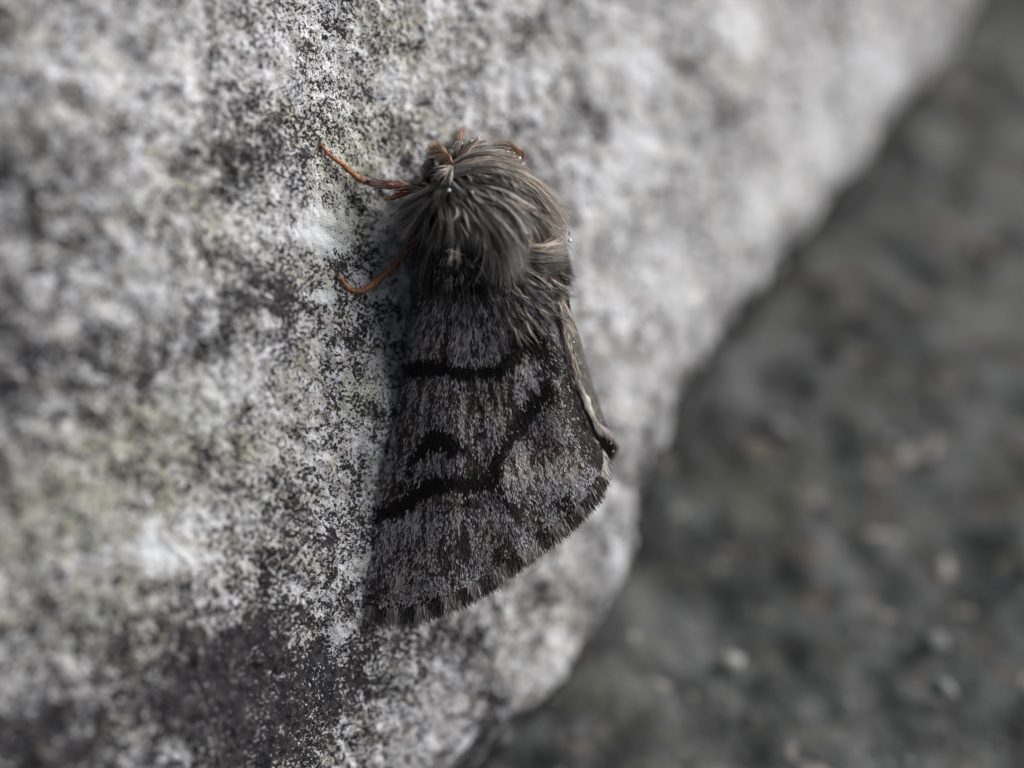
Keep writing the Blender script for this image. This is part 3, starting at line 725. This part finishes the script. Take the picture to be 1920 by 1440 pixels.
for _k in range(95):                                    # stray and crossing tufts that break up the coat
    _a = -2.4 + 3.3 * rng.random(); _rr = 25 + 150 * rng.random() ** 0.8
    _x = 850 + _rr * math.cos(_a) * 1.05; _y = 350 - _rr * math.sin(_a) * 0.8
    if ((_x - 905) / 125) ** 2 + ((_y - 405) / 95) ** 2 > 1 or _y > 470: continue
    _d = np.array([_x - 846, _y - 335 + 25.0]); _d /= np.linalg.norm(_d); _o = 0.45 * rng.normal(); _c, _s = math.cos(_o), math.sin(_o)
    _d = np.array([_d[0] * _c - _d[1] * _s, _d[0] * _s + _d[1] * _c]); _l = 22 + 34 * rng.random()
    _z = 1.75 - 0.000052 * ((_x - 915) ** 2 + (_y - 425) ** 2) - (0.7 if _x < 810 else 0)
    tuft([(_x, _y, _z), (_x + _d[0] * _l / 2, _y + _d[1] * _l / 2 + 2, _z + 0.3), (_x + _d[0] * _l, _y + _d[1] * _l + 7, _z - 0.05)], 12, 3, 5, ['grey', 'tan', 'dark', 'brown', 'pale', 'dark'] if _x > 830 else ['dark', 'brown', 'grey'], r=0.014, wild=.35)
tuft([(800, 350, -0.4), (785, 352, -0.4), (765, 350, -0.5)], 90, 10, 8, ['brown', 'grey', 'dark'], short=.5)
tuft([(846, 338, 0.8), (858, 350, 1.3), (872, 366, 1.6), (888, 384, 1.7)], 200, 14, 22, ['dark', 'brown', 'grey'], short=.6)
tuft([(838, 345, 0.7), (840, 358, 1.2), (842, 375, 1.5), (846, 395, 1.6)], 200, 14, 24, ['dark', 'brown', 'black'], short=.6)
tuft([(828, 350, 0.5), (818, 365, 0.9), (808, 382, 0.9)], 140, 12, 18, ['dark', 'black', 'brown'], short=.6)
tuft([(866, 346, 0.9), (890, 352, 1.5), (915, 366, 1.8)], 150, 10, 18, ['dark', 'brown', 'grey'], short=.6)
tuft([(836, 318, 0.3), (820, 325, 0.35), (803, 336, 0.0)], 90, 9, 16, ['black', 'dark'], short=.6)
# pale cheek tuft and the fan behind the eye
for _x, _y in ((806, 330), (804, 342), (809, 354), (818, 363), (829, 368), (840, 366)):
    tuft([(852, 314, 0.5), (0.55 * _x + 0.45 * 852, 0.5 * _y + 0.5 * 314, 0.95), (_x, _y, 0.5)], 13, 7, 8, ['pink', 'pale', 'tan', 'brown'], r=0.014, wild=0.1)
tuft([(815, 348, 0.2), (812, 360, 0.4), (805, 374, 0.3)], 90, 16, 14, ['dark', 'black', 'brown'])
fur = mesh_obj('fur', to_world(np.vstack(fur_v)), np.vstack(fur_f), M_fur, moth, colors=np.vstack(fur_c)); fur['kind'] = 'stuff'

# --- eyes, antennae
def uv_sphere(c, r, nu=16, nv=12, squash=(1, 1, 1)):
    th_ = np.linspace(0.02, math.pi - 0.02, nv); p_ = np.arange(nu) * 2 * math.pi / nu
    A, B = np.meshgrid(th_, p_, indexing='ij')
    d = np.stack([np.sin(A) * np.cos(B), np.cos(A), np.sin(A) * np.sin(B)], -1) * np.asarray(squash)
    return (np.asarray(c) + r * d).reshape(-1, 3), grid_faces(nv, nu, wrap=True)[:, ::-1]
head_c = px3(879, 325, -2.1)
def mirror_h(v):
    return v - 2 * ((v - head_c) @ lat)[:, None] * lat
ev_, ef = uv_sphere(px3(811, 322, -0.75), 0.66, squash=(0.9, 1.05, 1.0))
mesh_obj('eye', to_world(ev_), ef, M_eye, moth)
mesh_obj('eye', to_world(mirror_h(ev_)), ef[:, ::-1], M_eye, moth)
ax = np.array([(853, 312, 0.6), (846, 303, 0.8), (841, 292, 0.8), (834, 284, 0.6), (824, 282, 0.2), (814, 286, -0.3)], float)
axp = polyline(ax * np.array([1, 1, 37.0]), np.linspace(0, 1, 18)); axp[:, 2] /= 37
A3 = px3(axp[:, 0], axp[:, 1], axp[:, 2])
av, af = tube(A3, np.linspace(0.05, 0.025, 18), 8)
k = 700
tk = rng.random(k) ** 0.8; bx = polyline(ax * np.array([1, 1, 37.0]), tk); bx[:, 2] /= 37
up2 = rng.random(k) < 0.45
dirx = np.stack([-0.8 + 0.25 * rng.normal(size=k), np.where(up2, -0.75, 0.25) + 0.25 * rng.normal(size=k), np.zeros(k)], -1)
dirx[:, :2] /= np.linalg.norm(dirx[:, :2], axis=1, keepdims=True)
lnx = (10 + 24 * rng.random(k) ** 1.5) * (1 - 0.35 * tk)
kx = bx[:, None, 0] + dirx[:, None, 0] * lnx[:, None] * KS; ky = bx[:, None, 1] + dirx[:, None, 1] * lnx[:, None] * KS
kz = bx[:, None, 2] - 0.55 * (KS ** 1.5)[None] - 0.2 * rng.random((k, 1))
cc = np.where(rng.random((k, 1)) < 0.7, np.array([0.52, 0.37, 0.24]), np.array([0.24, 0.14, 0.085])) * (0.75 + 0.5 * rng.random((k, 1)))
cv, cf, ccol = hair_mesh(px3(kx, ky, kz), (0.022 * np.ones(k))[:, None] * TAPER, np.repeat(cc[:, None], 6, 1))
for fn, fl in ((lambda v: v, 1), (mirror_h, -1)):
    an = mesh_obj('antenna', to_world(fn(av)), af[:, ::fl], M_leg_dark, moth)
    mesh_obj('antenna_comb', to_world(fn(cv)), cf[:, ::fl], M_fur, an, colors=ccol)['kind'] = 'stuff'

# --- legs
def leg(path, rad, hairy=None, mat_up=None, mat_low=None, split=0.45, claw=True):
    """path: (px,py,height above stone mm or ('z',dz)) -> upper segment with hairs, lower shin and foot"""
    pts = []
    for x, y, hgt in path:
        z = hgt[1] if isinstance(hgt, tuple) else float(rock_dz(x, y)) + hgt / NZ
        pts.append((x, y, z * 37.0))
    pts = np.array(pts); n = 40
    q = polyline(pts, np.linspace(0, 1, n)); P = px3(q[:, 0], q[:, 1], q[:, 2] / 37.0)
    r = np.interp(np.linspace(0, 1, n), np.linspace(0, 1, len(rad)), rad)
    r = r * 0.95; m = int(n * split)
    # joints swell slightly; the foot is ringed
    x_ = np.linspace(0, 1, n); r = r * (1 + 0.16 * np.abs(np.sin(x_ * 24)) * (x_ > 0.55) - 0.08 * (x_ > 0.55) + 0.06 * rng.normal(size=n))
    v, f = tube(P[m - 1:], r[m - 1:], 10)
    shin = mesh_obj('leg', to_world(v), f, mat_low or M_leg, moth)
    v, f = tube(P[:m + 1], r[:m + 1] * 1.15, 10)
    mesh_obj('thigh', to_world(v), f, mat_up or M_leg_dark, shin)
    if claw:
        tip = P[-1]; dr = norm(P[-1] - P[-4]); sd = norm(np.cross(dr, N_))
        for sg in (-1, 1):
            c = np.stack([tip - dr * 0.08, tip + dr * 0.12 + sd * sg * 0.10, tip + dr * 0.18 + sd * sg * 0.17 - N_ * 0.06])
            v, f = tube(polyline(c, np.linspace(0, 1, 6)), np.linspace(0.045, 0.012, 6), 6)
            mesh_obj('claw', to_world(v), f, M_claw, shin)
    if hairy:
        k = hairy
        tt_ = rng.random(k) * (split + 0.1); i = (tt_ * (n - 1)).astype(int)
        d = norm(np.gradient(P, axis=0))[i]; out = norm(rng.normal(size=(k, 3)))
        d = norm(d + 0.45 * out); l = 0.5 + 0.5 * rng.random(k)
        path_h = P[i][:, None] + out[:, None] * r[i][:, None, None] * 0.8 + d[:, None] * (l[:, None] * KS)[..., None]
        cols = np.array([FUR['brown'], FUR['pink'], FUR['grey'], FUR['dark']])[rng.integers(0, 4, k)]
        v, f, c = hair_mesh(path_h, (0.017 * np.ones(k))[:, None] * TAPER, np.repeat(cols[:, None], 6, 1))
        mesh_obj('leg_hair', to_world(v), f, M_fur, shin, colors=c)['kind'] = 'stuff'
    # short bristles on the shin
    k = 160; i = rng.integers(m, n - 1, k); out = norm(rng.normal(size=(k, 3))); d = norm(norm(np.gradient(P, axis=0))[i] + 0.8 * out)
    path_b = P[i][:, None] + out[:, None] * r[i][:, None, None] * 0.8 + d[:, None] * ((0.10 + 0.14 * rng.random((k, 1))) * KS)[..., None]
    v, f, c = hair_mesh(path_b, (0.012 * np.ones(k))[:, None] * TAPER, np.tile(np.array([0.36, 0.15, 0.06]), (k, 6, 1)))
    mesh_obj('leg_bristles', to_world(v), f, M_fur, shin, colors=c)['kind'] = 'stuff'
    return shin

leg([(795, 356, ('z', -0.8)), (765, 351, ('z', -0.6)), (722, 346, ('z', -0.2)), (690, 341, 0.75), (670, 333, 0.62), (643, 309, 0.4), (622, 294, 0.22), (608, 279, 0.14), (599, 270, 0.08)],
    [0.30, 0.26, 0.22, 0.17, 0.17, 0.17, 0.14, 0.11, 0.08], hairy=170, split=0.5)
# leaf-shaped spur of the fore shin
cvp = polyline(np.array([(782, 354, -0.8 * 37), (750, 365, -0.6 * 37), (732, 372, -0.4 * 37), (717, 375, -0.3 * 37)]), np.linspace(0, 1, 14))
v, f = tube(px3(cvp[:, 0], cvp[:, 1], cvp[:, 2] / 37), 0.02 + 0.14 * np.sin(np.linspace(0.15, 1, 14) * math.pi) ** 0.8, 8)
mesh_obj('leg_spur', to_world(v), f, M_leg_dark, moth)
leg([(800, 440, ('z', -2.3)), (770, 462, ('z', -2.3)), (745, 492, 0.75), (722, 514, 0.55), (700, 533, 0.32), (680, 545, 0.22), (662, 545, 0.18), (650, 537, 0.15), (641, 525, 0.12), (632, 519, 0.08)],
    [0.28, 0.24, 0.19, 0.17, 0.16, 0.15, 0.15, 0.13, 0.11, 0.08], hairy=110, split=0.42)
leg([(872, 318, ('z', -3.6)), (866, 285, ('z', -4.4)), (861, 264, 0.55), (864, 252, 0.35), (870, 240, 0.12)], [0.26, 0.24, 0.24, 0.20, 0.10], hairy=60, split=0.4, mat_low=M_leg_dark)
leg([(960, 440, ('z', -5.2)), (985, 425, 1.6), (1010, 420, 1.0), (1035, 430, 0.4), (1050, 437, 0.1)], [0.26, 0.22, 0.18, 0.14, 0.08], split=0.45)
leg([(880, 560, ('z', -4.6)), (850, 600, 1.3), (830, 650, 0.7), (815, 700, 0.35), (808, 725, 0.1)], [0.26, 0.22, 0.18, 0.14, 0.08], split=0.45)
leg([(960, 560, ('z', -6.0)), (980, 600, 1.5), (990, 650, 0.8), (997, 690, 0.35), (1000, 715, 0.1)], [0.26, 0.22, 0.18, 0.14, 0.08], split=0.45)

# ------------------------------------------------------------------ dew and specks
dv, df = uv_sphere((0, 0, 0), 1.0, 14, 10)
dew_me = None
def drop(px, py, dz, r, mat, name, label, cat, group=None):
    global dew_me
    key = mat.name
    if key not in DROP_ME:
        me = bpy.data.meshes.new(name); me.from_pydata((dv * 0.001).tolist(), [], df.tolist())
        me.polygons.foreach_set('use_smooth', np.ones(len(me.polygons), bool)); me.materials.append(mat); DROP_ME[key] = me
    o = bpy.data.objects.new(name, DROP_ME[key]); o.location = to_world(px3(px, py, dz)); o.scale = (r, r, r)
    scene.collection.objects.link(o); o['label'] = label; o['category'] = cat
    if group: o['group'] = group
    return o
DROP_ME = {}
def drop_line(pts, n, spread, label, group, rmin=0.04, rmax=0.10):
    pts = np.asarray(pts, float)
    t = (np.arange(n) + rng.random(n)) / n
    q = polyline(pts * np.array([1, 1, 37.0]), t)
    for i in range(n):
        j = rng.normal(size=2) * spread
        drop(q[i, 0] + j[0], q[i, 1] + j[1], q[i, 2] / 37 + 0.25 * rng.normal(), rmin + (rmax - rmin) * rng.random() ** 2, M_water, 'dew_droplet', label, 'droplet', group)
drop_line([(856, 286, 0.1), (862, 272, -0.2), (885, 262, -0.5), (910, 264, -0.6)], 18, 4, 'tiny clear dew droplet on the hair tips over the moth\'s head', 'dew droplets over the head')
drop_line([(950, 275, -1.0), (975, 305, -1.2), (1000, 340, -1.4), (1030, 380, -1.4), (1052, 415, -1.3), (1070, 450, -1.0)], 46, 4.5, 'tiny clear dew droplet beaded on the shoulder fur', 'dew droplets along the shoulder fur')
drop_line([(1066, 565, -0.7), (1064, 590, -0.7), (1075, 640, -0.9), (1088, 690, -1.0)], 10, 3, 'tiny clear dew droplet on the ridge where the wings meet', 'dew droplets along the wing ridge')
drop_line([(1132, 800, -1.2), (1146, 835, -1.2), (1148, 875, -1.0), (1138, 900, -0.8)], 7, 5, 'tiny clear dew droplet at the black rear corner of the wing', 'dew droplets at the wing corner', 0.03, 0.055)
drop(842, 357, 1.9, 0.085, M_speck, 'white_speck', 'larger white speck caught in the dark neck fur behind the eye', 'speck')
drop(886, 360, 2.1, 0.06, M_speck, 'white_speck', 'smaller white speck caught in the fur of the moth\'s shoulder', 'speck')
